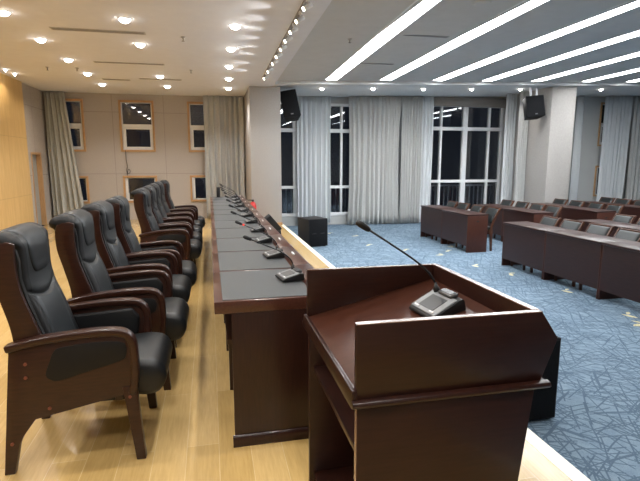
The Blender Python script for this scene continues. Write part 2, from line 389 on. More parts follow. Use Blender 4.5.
def railing(x0, x1, label):
    t = thing('balcony_railing', label, 'railing', ((x0+x1)/2, YW+.55, -.25), 0)
    hw = (x1-x0)/2
    b = MB(); b.box(-hw, hw, -.02, .02, 1.0, 1.05); b.box(-hw, hw, -.02, .02, .06, .10); b.build('rail', 'rail', t)
    n = int((x1-x0)/.145)
    for i in range(n+1):
        x = -hw+.012+i*(2*hw-.024)/n
        b = MB(); b.box(x-.016, x+.016, -.012, .012, 0 if i in (0, n) else .1, 1.0); b.build('baluster', 'rail', t)
railing(1.7, 4.25, 'metal railing outside the window behind the floor speaker box')
railing(6.1, 8.9, 'metal railing outside the wide window behind the audience desks')
b = MB(); b.box(1.4, XR, YW+.22, YW+1.2, ZF-.1, ZF+.0); o = b.build('balcony_slab', 'hall_wall'); struct(o)

# ------------------------------------------------------------------ curtains
def curtain(name, x0, x1, y, z0, ztop, mat, waves, amp, label, cat, seed, taper=0, gather=0.0):
    r = random.Random(seed); ph = [r.uniform(0, 6.28) for _ in range(5)]
    N = int(waves*10); K = 14
    def off(u, v):
        s = 1 + .10*math.sin(5*u+ph[0]) ; w = waves*2*PI*(u + .018*math.sin(9*u+ph[1]) + .01*math.sin(23*u+ph[2]))
        return amp*(.55+.45*v)*(math.sin(w)+.35*math.sin(2.1*w+ph[3])+.15*math.sin(17*u+3*v+ph[4]))*s
    rings = []
    for j in range(K+1):
        v = j/K; z = ztop(0) if False else None
        fr, bk = [], []
        for i in range(N+1):
            u = i/N; zz = ztop(x0+(x1-x0)*u) + (z0-ztop(x0+(x1-x0)*u))*v
            xa = x0 + (x1-x0)*u; xa += (taper*v)*(u-.0) + gather*math.sin(PI*v)*(.5-u)
            xa += .006*math.sin(7*v+13*u+ph[0])
            o_ = off(u, v); fr.append((xa, y+o_, zz)); bk.append((xa, y+o_+.006, zz))
        rings.append(fr+bk[::-1])
    b = MB(); b.loft(rings); o = b.build(name, mat); tag(o, label, cat); return o
zt = lambda x: ZS-.01
zh = lambda x: sc_(x)-.01
curtain('curtain', -3.84, -3.40, 13.42, .02, zt, 'drape_warm', 5, .05, 'grey green curtain hanging in the far left corner beside the oak wall', 'curtain', 1, taper=.30)
curtain('curtain', -.10, .93, 13.38, .02, zt, 'drape', 7, .065, 'grey curtain on the stage wall left of the fabric pillar', 'curtain', 2)
curtain('sheer_curtain', 2.36, 3.30, 13.40, ZF+.09, zh, 'sheer', 7, .055, 'white sheer curtain over the window above the floor speaker box', 'curtain', 3)
curtain('curtain', 3.80, 5.33, 13.36, ZF+.015, zh, 'drape', 10, .065, 'wide grey curtain right of the sheer curtained window, left of its narrower neighbour', 'curtain', 4, gather=.10)
curtain('curtain', 5.34, 5.98, 13.33, ZF+.02, zh, 'drape', 8, .04, 'narrow grey curtain panel between wide curtain and a white sheer strip', 'curtain', 5)
curtain('sheer_curtain', 5.99, 6.34, 13.40, ZF+.02, zh, 'sheer', 3, .03, 'narrow white sheer strip left of the wide uncovered window', 'curtain', 6)
curtain('sheer_curtain', 8.36, 8.70, 12.95, ZF+.02, zh, 'sheer', 4, .035, 'white sheer curtain on right edge of the wide uncovered window', 'curtain', 7)
o = curtain('curtain', 8.40, 8.705, 12.38, ZF+.02, zh, 'drape', 5, .035, 'grey curtain squeezed between white sheer and the hall pillar', 'curtain', 8)
curtain('sheer_curtain', 11.05, 11.28, 13.36, ZF+.02, zh, 'sheer', 4, .035, 'pale sheer curtain just right of the hall pillar', 'curtain', 9)
curtain('sheer_curtain', 12.06, 13.05, 13.36, ZF+.02, zh, 'sheer', 8, .05, 'white sheer curtain hanging over the oak framed windows at far right', 'curtain', 10, taper=-.1)
curtain('curtain', 13.05, 15.0, 13.30, ZF+.02, zh, 'drape', 14, .05, 'grey curtain at the right edge, past the oak framed windows', 'curtain', 11)

# ------------------------------------------------------------------ ceiling fittings
def lamp(name, kind, loc, energy, col, size, parent=None, direction=(0,0,-1), angle=120, blend=.6):
    l = bpy.data.lights.new(name, kind); l.energy = energy; l.color = col
    if kind == 'SPOT': l.spot_size = math.radians(angle); l.spot_blend = blend; l.shadow_soft_size = size
    o = bpy.data.objects.new(name, l); COL.objects.link(o); o.location = loc
    o.rotation_euler = Vector(direction).to_track_quat('-Z', 'Y').to_euler()
    if parent: o.parent = parent
    return o
WARM = (1, .975, .945)
def downlight(x, y, z, label, group, r=.068, e=36, col=WARM, ang=125):
    t = thing('downlight', label, 'ceiling light', (x, y, z), 0, group)
    b = MB(); n = 24
    prof = [(r*1.25, 0), (r*1.25, -.008), (r, -.012), (r*.96, 0)]
    b.lathe([(r*.96, -.001), (r, -.010), (r*1.15, -.006), (r*1.15, 0)], n=n); b.build('trim_ring', 'trim_white', t)
    b = MB(); b.lathe([(r*.95, -.004), (r*.92, -.018), (r*.72, -.034), (r*.4, -.046), (.01, -.050)], n=n); b.build('lens', 'lamp_spot', t)
    lamp('lamp', 'SPOT', (0,0,-.065), e, col, .05, t, angle=ang)
    return t
for rn, xs in (('left', [-2.24]*5), ('middle', [-.93,-.92,None,-.895,-.86]), ('right', [.38,.385,.41,.455,.505])):
    for i, (x, y) in enumerate(zip(xs, (6.6, 7.9, 9.3, 10.65, 12.0))):
        if x is None: x = -.91; continue
        downlight(x, y, ZS, 'bright downlight in the %s row over the stage, %s from the near end' % (rn, ORD[i if rn != 'middle' or i < 2 else i-1]), 'stage downlights')
for x in (-2.24, -.93, .38):
    for y in (5.2, 3.9, 2.6, 1.3, 0, -1.4): lamp('lamp_nearer', 'SPOT', (x, y, ZS-.03), 36, WARM, .05, angle=125)
for i, y in enumerate((10.5, 10.95)):
    downlight(-3.62, y, ZS, 'tiny downlight close to the oak wall top, %s of two' % ('nearer' if i == 0 else 'farther'), 'small wall downlights', .025, 6, (1,.85,.66), 140)
for y in (12.0, 9.3, 8.1, 6.9, 5.7, 4.5): lamp('lamp_wall', 'SPOT', (-3.2, y, ZS-.03), 20, (1,.85,.66), .08, angle=140, blend=1)
for i, x in enumerate((2.72, 4.02, 5.35, 6.69, 8.1, 10.6)):
    downlight(x, 11.95, sc_(x), 'small soffit downlight before the hall windows, %s from the stage' % ORD[i], 'soffit downlights', .05, 18, (1,.97,.93), 130)
# linear hall lights
XS = [2.74, 4.02, 5.33, 6.60, 7.94, 9.38, 10.7]
for i, x in enumerate(XS):
    z = hc(x); t = thing('linear_light', 'long white strip light in hall ceiling, %s from the stage' % ORD[i], 'ceiling light', (x, 11.1, z), -.041, 'hall strip lights')
    y0, y1 = -13.6, 0
    b = MB(); b.box(-.15, -.125, y0, y1, -.012, .004); b.box(.125, .15, y0, y1, -.012, .004); b.box(-.15, .15, y1, y1+.03, -.012, .004); b.build('frame', 'trim_white', t)
    b = MB(); b.box(-.125, .125, y0, y1, -.008, .003); b.build('diffuser', 'lamp_cool', t)
# air slots
def slot(x0, x1, y, z, label, dz=.10):
    t = thing('air_vent', label, 'vent', ((x0+x1)/2, y, z), 0, 'ceiling air slots'); h = (x1-x0)/2
    b = MB(); b.box(-h, h, -dz/2, dz/2, -.006, 0); b.build('frame', 'slot', t)
    b = MB()
    for k in range(3): yy = -dz/2+dz*(k+.75)/3.6; b.box(-h+.02, h-.02, yy-.008, yy+.008, -.009, -.004)
    b.build('louvre', 'slot_dark', t)
slot(-1.93, -.77, 7.25, ZS, 'long air slot in stage ceiling nearest the camera', .13)
slot(-1.87, -.71, 9.42, ZS, 'long air slot in stage ceiling, middle one of the line')
slot(-2.1, -1.55, 11.3, ZS, 'short air slot in stage ceiling, left one near the far end')
slot(-1.35, -.5, 11.05, ZS, 'air slot in stage ceiling, right one near the far end')
slot(2.8, 3.55, 7.1, hc(3.15), 'air slot in the hall ceiling between first two strip lights, nearer one', .07)
slot(2.8, 3.5, 9.22, hc(3.15), 'air slot in the hall ceiling between first two strip lights, farther one', .07)
for x, y, z, l in [(-.29,7.35,ZS,'small sprinkler head on stage ceiling right of the nearest air slot'), (-2.8,10.12,ZS,'small sprinkler head over the stage, left one of the two near the oak wall'),
                   (-2.3,10.1,ZS,'small sprinkler head over the stage, right one of the two near the oak wall'), (-.27,9.86,ZS,'small sprinkler head right of the middle air slot'),
                   (2.11,7.4,hc(2.11),'small sprinkler head in the hall ceiling left of first strip light')]:
    t = thing('ceiling_sprinkler', l, 'sprinkler', (x, y, z), 0, 'sprinkler heads')
    b = MB(); b.lathe([(.035,.003),(.035,-.006),(.012,-.01),(.012,-.03)], n=12); b.build('collar', 'slot', t)
    b = MB(); b.lathe([(.006,-.03),(.006,-.05),(.022,-.052),(.022,-.056)], n=12); b.build('deflector', 'slot_dark', t)
b = MB(); b.lathe([(.11,0),(.11,-.006),(.09,-.012),(.02,-.012)], n=24, c=(3.19,5.55,hc(3.19))); tag(b.build('ceiling_speaker', 'ceil_hall'), 'round grey ceiling speaker between the first two strip lights at top', 'ceiling speaker')
# track with spotlights
tr = thing('lighting_track', 'thin lighting track along the right edge of the stage ceiling', 'light track', (1.09, 7.5, ZS), -.0145)
b = MB(); b.box(-.018, .018, -2.6, 2.9, -.022, 0); b.build('rail', 'slot_dark', tr)
TY = (5.31, 5.785, 6.263, 6.72, 7.21, 7.72, 8.25, 8.97, 9.71)
for i, y in enumerate(TY):
    t = thing('track_spotlight', 'small lit track spotlight at stage edge, %s from the near end' % ORD[i], 'spotlight', (1.09+.0145*(y-7.5), y, ZS-.022), 0, 'track spotlights')
    b = MB(); b.box(-.015, .015, -.03, .03, -.03, 0); b.tube([(0,0,-.03),(0,0,-.06)], .008, 8); b.build('adapter', 'trim_white', t)
    ax = Vector((-.86, -.1, -.5)).normalized(); c0 = Vector((0,0,-.085))
    b = MB(); b.tube([c0-ax*.055, c0-ax*.05, c0+ax*.05, c0+ax*.055], [.014,.022,.023,.020], 14); b.build('barrel', 'trim_white', t)
    b = MB(); b.tube([c0+ax*.052, c0+ax*.060], .0215, 14); b.build('lens', 'lamp_track', t)
    lamp('lamp', 'SPOT', c0+ax*.075, 9, WARM, .02, t, direction=(-1, -.05, -.12), angle=75, blend=.7)

# ------------------------------------------------------------------ executive chair
def inset(prof, dd):
    n = len(prof); res = []
    for i in range(n):
        t = (prof[(i+1)%n]-prof[i-1]); nn = Vector((-t.y, t.x)).normalized(); res.append(prof[i]+nn*dd)
    return res
def smoothstep(a, b, x):
    t = max(0, min(1, (x-a)/(b-a))); return t*t*(3-2*t)
X0 = .30        # chair profile numbers are measured from the arm front; the root stands .30 behind it
def P2(l): return [(x+X0, z) for x, z in l]
def make_exec(label):
    t = thing('executive_chair', label, 'chair', (0,0,0), 0, 'chairs along the stage desks')
    RO = [(-.592,.652),(-.447,.682),(-.27,.699),(-.16,.703),(-.095,.699),(-.050,.684),(-.020,.652),(-.006,.605),(-.003,.53),(-.008,.43),(-.024,.352)]
    ro = [Vector(p) for p in P2(RO)]; ro = [Vector((p.x, p.y)) for p in catmull([Vector((a.x, a.y, 0)) for a in ro], 4)]
    ri = []
    for i, p in enumerate(ro):
        tt = ro[min(i+1, len(ro)-1)]-ro[max(i-1, 0)]; nn = Vector((tt.y, -tt.x)).normalized(); ri.append(p+nn*.036)
    for s in (-1, 1):
        def Y(a, c): return (a, c) if s == 1 else (-c, -a)
        # solid arm panel with rear leg
        pan = P2([(-.575,.625),(-.646,0),(-.600,0),(-.567,.152),(-.548,.190),(-.488,.272),(-.075,.357)])
        up = [tuple(p+((q-p)*.35)) for p, q in zip(ri, ro)][::-1]
        b = MB(); b.prism(pan+[u for u in up if u[1] > .37 and u[0] > -.56+X0], *Y(.252, .287)); ap = b.build('arm_panel', 'mahogany_chair', t, bevel=.003)
        b = MB(); b.prism([tuple(p) for p in ro]+[tuple(p) for p in ri[::-1]], *Y(.238, .30)); b.build('armrest', 'mahogany_chair', t, bevel=.009, seg=3)
        b = MB(); b.prism(P2([(-.085,.40),(-.020,.40),(.007,0),(-.039,0)]), *Y(.247, .292)); b.build('leg', 'mahogany_chair', t, bevel=.004)
        ins = [Vector((x+X0, z, 0)) for x, z in [(-.365,.462),(-.405,.470),(-.424,.497),(-.405,.555),(-.380,.610),(-.34,.628),(-.20,.640),(-.085,.634),(-.055,.610),(-.058,.565),(-.085,.537),(-.22,.50)]]
        ins = [(p.x, p.y) for p in catmull(ins, 4, True)]
        b = MB(); b.prism(ins, *Y(.280, .2905)); o = b.build('side_inset', 'leather_dark', ap, bevel=.003)
        b = MB(); b.prism(P2([(-.52,.46),(-.08,.43),(-.06,.60),(-.10,.652),(-.5,.625)]), *Y(.222, .256)); b.build('arm_pad', 'leather_dark', t, bevel=.015, seg=3)
        for (x, z) in [(-.507,.557),(-.511,.490),(-.420,.325),(-.597,.160),(-.052,.345)]:
            b = MB(); c = 12; yy = Y(.286, .2935) if x < -.1 else Y(.290, .2945)
            b.prism([(x+X0+.008*math.cos(2*PI*k/c), z+.008*math.sin(2*PI*k/c)) for k in range(c)], *yy); b.build('screw_cap', 'plug', ap)
        # S-curved back side board
        bk = [(-.585,.44),(-.565,.56),(-.575,.70),(-.612,.842),(-.645,.96),(-.655,1.06),(-.645,1.115)]
        ft = [(-.545,1.125),(-.546,1.05),(-.536,.95),(-.515,.865),(-.455,.70),(-.41,.58),(-.40,.44)]
        pr = [(p.x, p.y) for p in catmull([Vector((x+X0, z, 0)) for x, z in bk], 5)] + [(-.615+X0,1.132),(-.575+X0,1.135)] + [(p.x, p.y) for p in catmull([Vector((x+X0, z, 0)) for x, z in ft], 5)]
        b = MB(); b.prism(pr, *Y(.222, .247)); b.build('back_side_board', 'mahogany_chair', t, bevel=.006)
    # seat
    sp = [(-.50,.365),(-.30,.345),(-.08,.325),(.02,.312),(.082,.328),(.116,.382),(.116,.43),(.084,.480),(.01,.502),(-.12,.497),(-.30,.480),(-.48,.465)]
    prof = catmull([Vector((x+X0, z, 0)) for x, z in sp], 5, True); prof = [Vector((p.x, p.y)) for p in prof]
    rings = []
    for k in range(27):
        y = -.235+.47*k/26; e = max(0, abs(y)-.20)/.035; e = .03*(1-math.sqrt(max(0, 1-e*e)))
        q = inset(prof, e) if e > 1e-5 else prof
        rings.append([(p.x, y, p.y + (.012*math.cos(y/.235*PI/2) if p.y > .43 else 0)) for p in q])
    b = MB(); b.loft(rings); b.build('seat', 'seat_leather', t)
    b = MB(); b.box(-.20, .27, -.225, .225, .30, .345); b.build('seat_frame', 'leather_dark', t, bevel=.01)
    b = MB(); b.box(-.16, -.12, -.25, .25, .325, .37); b.build('stretcher', 'mahogany_chair', t, bevel=.004)
    b = MB(); b.box(.17, .205, -.25, .25, .31, .345); b.build('stretcher', 'mahogany_chair', t, bevel=.004)
    # backrest pad
    fr = [(-.36,.46),(-.385,.56),(-.425,.68),(-.468,.79),(-.500,.87),(-.517,.95),(-.522,1.04),(-.530,1.11),(-.556,1.150)]
    tp = [(-.60,1.174),(-.655,1.170),(-.690,1.142),(-.695,1.105),(-.670,1.082)]
    bk = [(-.640,1.05),(-.632,.95),(-.600,.83),(-.565,.70),(-.550,.58),(-.56,.46)]
    raw = catmull([Vector((x+X0, z, 0)) for x, z in fr+tp+bk], 8, True)
    # even resample, denser on the front
    prof = [Vector((p.x, p.y)) for p in raw]
    nfr = (len(fr)-1)*8
    dens = []
    for i in range(len(prof)):
        a, c = prof[i], prof[(i+1) % len(prof)]
        k = 2 if i < nfr else 1
        for q in range(k): dens.append(a.lerp(c, q/k))
    nfr *= 2; prof = dens; n = len(prof)
    if sum(prof[i].x*prof[(i+1)%n].y-prof[(i+1)%n].x*prof[i].y for i in range(n)) < 0: sgn = -1
    else: sgn = 1
    NY = 41; rings = []
    for k in range(NY):
        u = -1+2*k/(NY-1); ring = []
        for i, p in enumerate(prof):
            tn = prof[(i+1)%n]-prof[i-1]; nn = Vector((-tn.y, tn.x)).normalized()*sgn   # inward
            wide = 0.218 + .027*smoothstep(1.085, 1.135, p.y)
            y = u*wide; e = max(0, abs(u)-.84)/.16; dd = .034*(1-math.sqrt(max(0, 1-e*e)))
            front = i <= nfr
            if front:
                zs = .885 - .050*math.cos(min(1, abs(y)/.20)*PI/2)      # lumbar seam
                dd += .013*math.exp(-((p.y-zs)/.008)**2)*smoothstep(1.0, .80, abs(u))
                dd -= .014*math.exp(-((p.y-.78)/.10)**2)*(1-u*u) + .010*smoothstep(.55,.70,p.y)*0
                if p.y > zs: dd -= .010*(1-u*u)*smoothstep(zs, zs+.04, p.y)
                # vertical side seams
                dd += .006*math.exp(-((abs(y)-.150)/.007)**2)*smoothstep(.52, .56, p.y)*smoothstep(zs+.005, zs-.03, p.y)
                # pinched waist of the head pillow
            q = p+nn*dd; ring.append((q.x, y, q.y))
        rings.append(ring)
    b = MB(); b.loft(rings); b.mi = [1 if (q//n < 5 or q//n >= NY-6) else 0 for q in range(len(b.f))]; br = b.build('backrest', ['leather', 'leather_dark'], t)
    for s in (-1, 1): pass
    # U-shaped head pillow laid over the upper front
    hp = [Vector((x+X0, z, 0)) for x, z in [(-.505,.955),(-.513,1.0),(-.516,1.05),(-.522,1.10),(-.548,1.148),(-.595,1.173),(-.640,1.174)]]
    hp = [Vector((p.x, p.y)) for p in catmull(hp, 6)]
    nv = len(hp); NU = 25; top = []; bot = []
    for i, p in enumerate(hp):
        tn = hp[min(i+1, nv-1)]-hp[max(i-1, 0)]; nn = Vector((tn.y, -tn.x)).normalized()
        f = i/(nv-1); hw = .05+.085*math.sqrt(max(0, 1-(1-min(1, f/.45))**2)) + .012*f
        for k in range(NU):
            u = -1+2*k/(NU-1); rise = .011*math.sqrt(max(0, 1-abs(u)**4))*min(1, math.sqrt(max(0, f/.12)))*min(1, math.sqrt(max(0, (1-f)/.2)))
            q = p+nn*(.001+rise); top.append((q.x, u*hw, q.y)); q2 = p-nn*.02; bot.append((q2.x, u*hw*.98, q2.y))
    b = MB(); fs = [(i*NU+k, i*NU+k+1, (i+1)*NU+k+1, (i+1)*NU+k) for i in range(nv-1) for k in range(NU-1)]
    o_ = nv*NU; fb = [tuple(j+o_ for j in f[::-1]) for f in fs]
    ed = [k for k in range(NU)] + [i*NU+NU-1 for i in range(1, nv)] + [(nv-1)*NU+k for k in range(NU-2, -1, -1)] + [i*NU for i in range(nv-2, 0, -1)]
    side = [(ed[j], ed[(j+1)%len(ed)], ed[(j+1)%len(ed)]+o_, ed[j]+o_) for j in range(len(ed))]
    b.add(top+bot, fs+fb+side, 0, True); b.build('head_pillow', 'leather', t)
    # dark gusset between pad and boards
    g = [(-.37,.47),(-.40,.56),(-.44,.68),(-.505,.86),(-.528,.95),(-.532,1.04),(-.545,1.10),(-.64,1.10),(-.635,1.0),(-.60,.83),(-.56,.70),(-.55,.47)]
    b = MB(); b.prism(P2(g), -.228, .228); b.build('back_gusset', 'leather_dark', t, bevel=.01)
    for ch in t.children:
        if ch.name.split('.')[0] in ('back_side_board', 'backrest', 'head_pillow', 'back_gusset'):
            for v in ch.data.vertices: v.co.x += .045*max(0, v.co.z-.6)
    return t
EX = [(-.372,2.43),(-.305,3.20),(-.312,3.98),(-.278,4.62),(-.245,6.06),(-.245,6.78),(-.258,7.5),(-.262,8.22),(-.225,8.95)]
ELAB = ['black leather armchair with mahogany arms nearest the camera at left', 'black leather armchair second from the camera on the stage', 'black leather armchair third from the camera, beside the gap group of four',
        'black leather armchair fourth from the camera, last one before the gap in the row', 'black leather armchair fifth from the camera, first one after the gap in the row',
        'black leather armchair on stage, second one after the gap in the row', 'black leather armchair on stage, third one after the gap in the row',
        'black leather armchair on stage, second to last of the row', 'black leather armchair farthest from the camera at the end of the stage row']
ELAB[2] = 'black leather armchair third from the camera on the stage'
ex0 = make_exec(ELAB[0])
for i, (x, y) in enumerate(EX):
    o = ex0 if i == 0 else copy_tree(ex0)
    o.location = (x-X0, y+.30, 0); o['label'] = ELAB[i]
    o.rotation_euler = (0, 0, math.radians((0, 0, -1, 1, -1.5, 1, 0, -1, 1)[i]))

# ------------------------------------------------------------------ stage desks
TW, TY0, TN = .70, 2.45, 11
def make_desk(label):
    t = thing('rostrum_desk', label, 'desk', (.32, TY0+TW/2, 0), 0, 'stage desks in a row')
    h = TW/2-.0015; L = -.32
    b = MB(); b.box(0+L, .64+L, -h, h, .735, .80); b.build('desk_top', 'ledge_wood', t, bevel=.006)
    b = MB(); b.box(.042+L, .515+L, -h+.022, h-.012, .800, .804); b.build('leather_mat', 'mat', t, bevel=.0015, seg=1)
    b = MB(); b.prism([(.52+L,.80),(.53+L,.822),(.632+L,.832),(.64+L,.80)], -h, h); b.build('front_ledge', 'ledge_wood', t, bevel=.003)
    b = MB(); b.box(.574+L, .584+L, -.045, .045, .842, .8315, 0); b.build('card_holder', 'trim_white', t)  # holder coloured white to paint in its highlight
    for s in (-1, 1):
        b = MB(); b.box(.085+L, .595+L, s*h-(.03 if s > 0 else 0), s*h+(.03 if s < 0 else 0), .0, .735); b.build('side_panel', 'mahogany', t, bevel=.003)
    b = MB(); b.box(.575+L, .60+L, -h+.03, h-.03, .03, .735); b.build('front_panel', 'mahogany_y', t)
    b = MB(); b.box(.06+L, .56+L, -h+.03, h-.03, .56, .585); b.build('shelf', 'mahogany_y', t)
    return t
dk = make_desk('x')
for i in range(TN):
    o = dk if i == 0 else copy_tree(dk)
    o.location.y = TY0+TW/2+TW*i
    o['label'] = 'mahogany desk with grey mat on the stage, %s from the lectern end' % ORD[i] if i < TN-1 else 'mahogany desk with grey mat at the far end of the stage row'
# moulded foot on the near desk
b = MB(); b.prism([(TY0-.012-(TY0+TW/2),.0),(TY0-.012-(TY0+TW/2),.045),(TY0-.004-(TY0+TW/2),.062),(TY0+.001-(TY0+TW/2),.065),(TY0+.001-(TY0+TW/2),0)], .075-.32, .60-.32, axis='x')
b.build('plinth', 'mahogany', dk, bevel=.002)

# ------------------------------------------------------------------ microphone units
def make_mic(label, group, tip, ring=None):
    t = thing('desk_microphone', label, 'microphone', (0,0,0), 0, group)
    # local: operator sits at -x ; unit .13 deep (x) and .15 wide (y)
    b = MB(); b.prism([(-.065,.004),(-.068,.014),(-.060,.020),(.045,.046),(.062,.046),(.066,.036),(.066,.004)], -.078, .078); b.build('base', 'black', t, bevel=.004)
    sl = math.atan2(.026, .105); Mx = Matrix.Translation((-.008,0,.0335)) @ Matrix.Rotation(-sl, 4, 'Y')
    b = MB(); b.box(-.050, .050, -.074, .074, 0, .004, 0, Mx); fp = b.build('face_plate', 'silver', t, bevel=.002, seg=1)
    b = MB(); b.box(-.034, .030, -.045, .045, .004, .0055, 0, Mx); b.build('screen', 'screen', fp)
    b = MB(); b.box(-.043, -.037, -.06, -.035, .004, .0065, 0, Mx); b.build('button', 'white_btn', fp)
    b = MB(); b.box(-.043, -.037, .035, .06, .004, .0065, 0, Mx); b.build('button', 'white_btn', fp)
    b = MB(); b.box(.030, .064, -.05, .03, .046, .060); sp = b.build('speaker_pod', 'grey', t, bevel=.006)
    b = MB(); b.box(.036, .058, -.042, .022, .059, .062); b.build('pod_screen', 'screen', sp, bevel=.001, seg=1)
    b = MB(); b.lathe([(.011,.040),(.011,.062),(.007,.066),(.005,.08)], c=(.04,.052,0), n=14); b.build('neck_socket', 'black', t)
    s0 = Vector((.04,.052,.078)); tp = Vector(tip); c1 = s0+Vector((-.012,0,.055)); dirn = (tp-c1).normalized()
    pts = [s0.lerp(c1, 0)*0+((1-q)**2*s0+2*q*(1-q)*c1+q*q*(c1+(tp-c1)*.35)) for q in [k/10 for k in range(11)]]
    pts += [pts[-1].lerp(tp-dirn*.05, q) for q in (.33, .66, 1)]
    b = MB(); b.tube(pts, [.0042]*8+[.0036]*(len(pts)-8), 8); b.build('gooseneck', 'black', t)
    e = tp-dirn*.055
    b = MB(); b.tube([e, e+dirn*.004, e+dirn*.015, e+dirn*.042, e+dirn*.054, e+dirn*.058], [.004,.008,.0105,.0115,.009,.003], 14); b.build('windscreen', 'black', t)
    if ring: b = MB(); b.tube([e-dirn*.016, e-dirn*.003], .0062, 12); b.build('light_ring', ring, t)
    return t
mic = make_mic('m', 'desk microphones on the stage desks', (-.275, .0, .275))
MICS = []
for i in range(TN):
    o = mic if i == 0 else copy_tree(mic)
    o.location = (.452+random.uniform(-.01,.012), 2.86+TW*i+random.uniform(-.02,.02), .8042); o.rotation_euler = (0,0,math.radians(8+random.uniform(-7,7)))
    o['label'] = 'gooseneck microphone on the stage desks, %s from the lectern end' % ORD[i] if i < TN-1 else 'gooseneck microphone on the farthest stage desk'
    MICS.append(o)
w = [c for c in MICS[1].children if c.name.startswith('gooseneck')][0]
s0 = Vector((.04,.052,.078)); c1 = s0+Vector((-.012,0,.055)); tp = Vector((-.275,0,.275)); dd = (tp-c1).normalized(); e = tp-dd*.055
b = MB(); b.tube([e-dd*.016, e-dd*.003], .0062, 12); b.build('light_ring', 'glow_red', MICS[1])
MICS[1]['label'] = 'gooseneck microphone with red ring, second from the lectern end'

# ------------------------------------------------------------------ lectern
lt = thing('lectern', 'dark wooden lectern with raised rim in the foreground', 'lectern', (.70, 1.68, 0))
LX, LY = -.70, -1.68
yn0, yn1, yf0, yf1 = 1.30+LY, 1.322+LY, 2.038+LY, 2.06+LY
def LP(l): return [(x+LX, z) for x, z in l]
rim = LP([(.400,.80),(.400,1.036),(1.010,1.034),(1.074,.942),(1.020,.80)])
for (a, c) in ((yn0, yn1), (yf0, yf1)):
    b = MB(); b.prism(rim, a, c); rb = b.build('side_rim', 'lectern_wood', lt, bevel=.002)
    b = MB(); b.prism(LP([(.400,1.034),(.400,1.0375),(1.010,1.0355),(1.010,1.032)]), a, c); b.build('rim_edge', 'edge_wood', rb)  # thin pale strip painting the highlight on the rim top
b = MB(); b.prism(LP([(1.010,1.034),(.988,1.034),(.998,.80),(1.020,.80),(1.074,.942)]), yn1, yf0); fr_ = b.build('front_rim', 'lectern_wood', lt, bevel=.002)
b = MB(); b.prism(LP([(.988,1.032),(.988,1.0365),(1.012,1.0365),(1.012,1.032)]), yn1, yf0); b.build('rim_edge', 'edge_wood', fr_)  # same painted highlight along the front rim
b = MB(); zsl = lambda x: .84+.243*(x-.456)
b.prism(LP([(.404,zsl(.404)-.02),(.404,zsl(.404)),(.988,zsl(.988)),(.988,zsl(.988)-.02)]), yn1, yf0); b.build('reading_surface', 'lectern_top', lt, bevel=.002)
b = MB(); b.box(.385+LX, .404+LX, yn0-.004, yf1+.004, .775, .835); b.build('front_lip', 'mahogany', lt, bevel=.006)
b = MB(); b.prism([(yn0-.018,.785),(yn0-.022,.793),(yn0-.018,.802),(yn0,.806),(yn0,.778)], .385+LX, 1.046+LX, axis='x'); b.prism([(yf1+.018,.785),(yf1+.022,.793),(yf1+.018,.802),(yf1,.806),(yf1,.778)], .385+LX, 1.046+LX, axis='x')
b.prism(LP([(1.015,.806),(1.040,.802),(1.046,.793),(1.040,.785),(1.015,.778)]), yn0, yf1); b.build('moulding', 'mahogany', lt, bevel=.002)
bodyp = LP([(.405,0),(.405,.80),(1.008,.80),(.916,0)])
for (a, c) in ((yn0+.004, yn0+.028), (yf1-.028, yf1-.004)):
    b = MB(); b.prism(bodyp, a, c); b.build('side_panel', 'lectern_wood', lt, bevel=.003)
b = MB(); b.prism(LP([(1.008,.80),(.986,.80),(.894,0),(.916,0)]), yn0+.028, yf1-.028); b.build('front_panel', 'lectern_wood', lt)
b = MB(); b.box(.425+LX, .93+LX, yn0+.028, yf1-.028, .575, .597); b.build('shelf', 'mahogany', lt, bevel=.002)
b = MB(); b.box(.425+LX, .89+LX, yn0+.028, yf1-.028, .06, .082); b.build('shelf', 'mahogany', lt, bevel=.002)
b = MB(); b.box(.44+LX, .985+LX, yn0+.028, yf1-.028, .745, .765); b.build('top_board', 'mahogany', lt)
b = MB(); b.box(.404+LX, .409+LX, yn0+.006, yn0+.026, 0, .775); b.build('edge_strip', 'edge_wood', lt)

lrot = Matrix.Translation((.842,1.685,zsl(.842)-.003)) @ Matrix.Rotation(math.radians(6),4,'Z') @ Matrix.Rotation(-math.atan(.243),4,'Y')
lm = make_mic('gooseneck microphone standing on the lectern slope', None, tuple((lrot.inverted() @ Vector((.534,1.75,1.278)))/1.12))
lm.scale = (1.12,)*3; lm.location = (.842, 1.685, zsl(.842)-.003); lm.rotation_euler = (0, -math.atan(.243), math.radians(6))

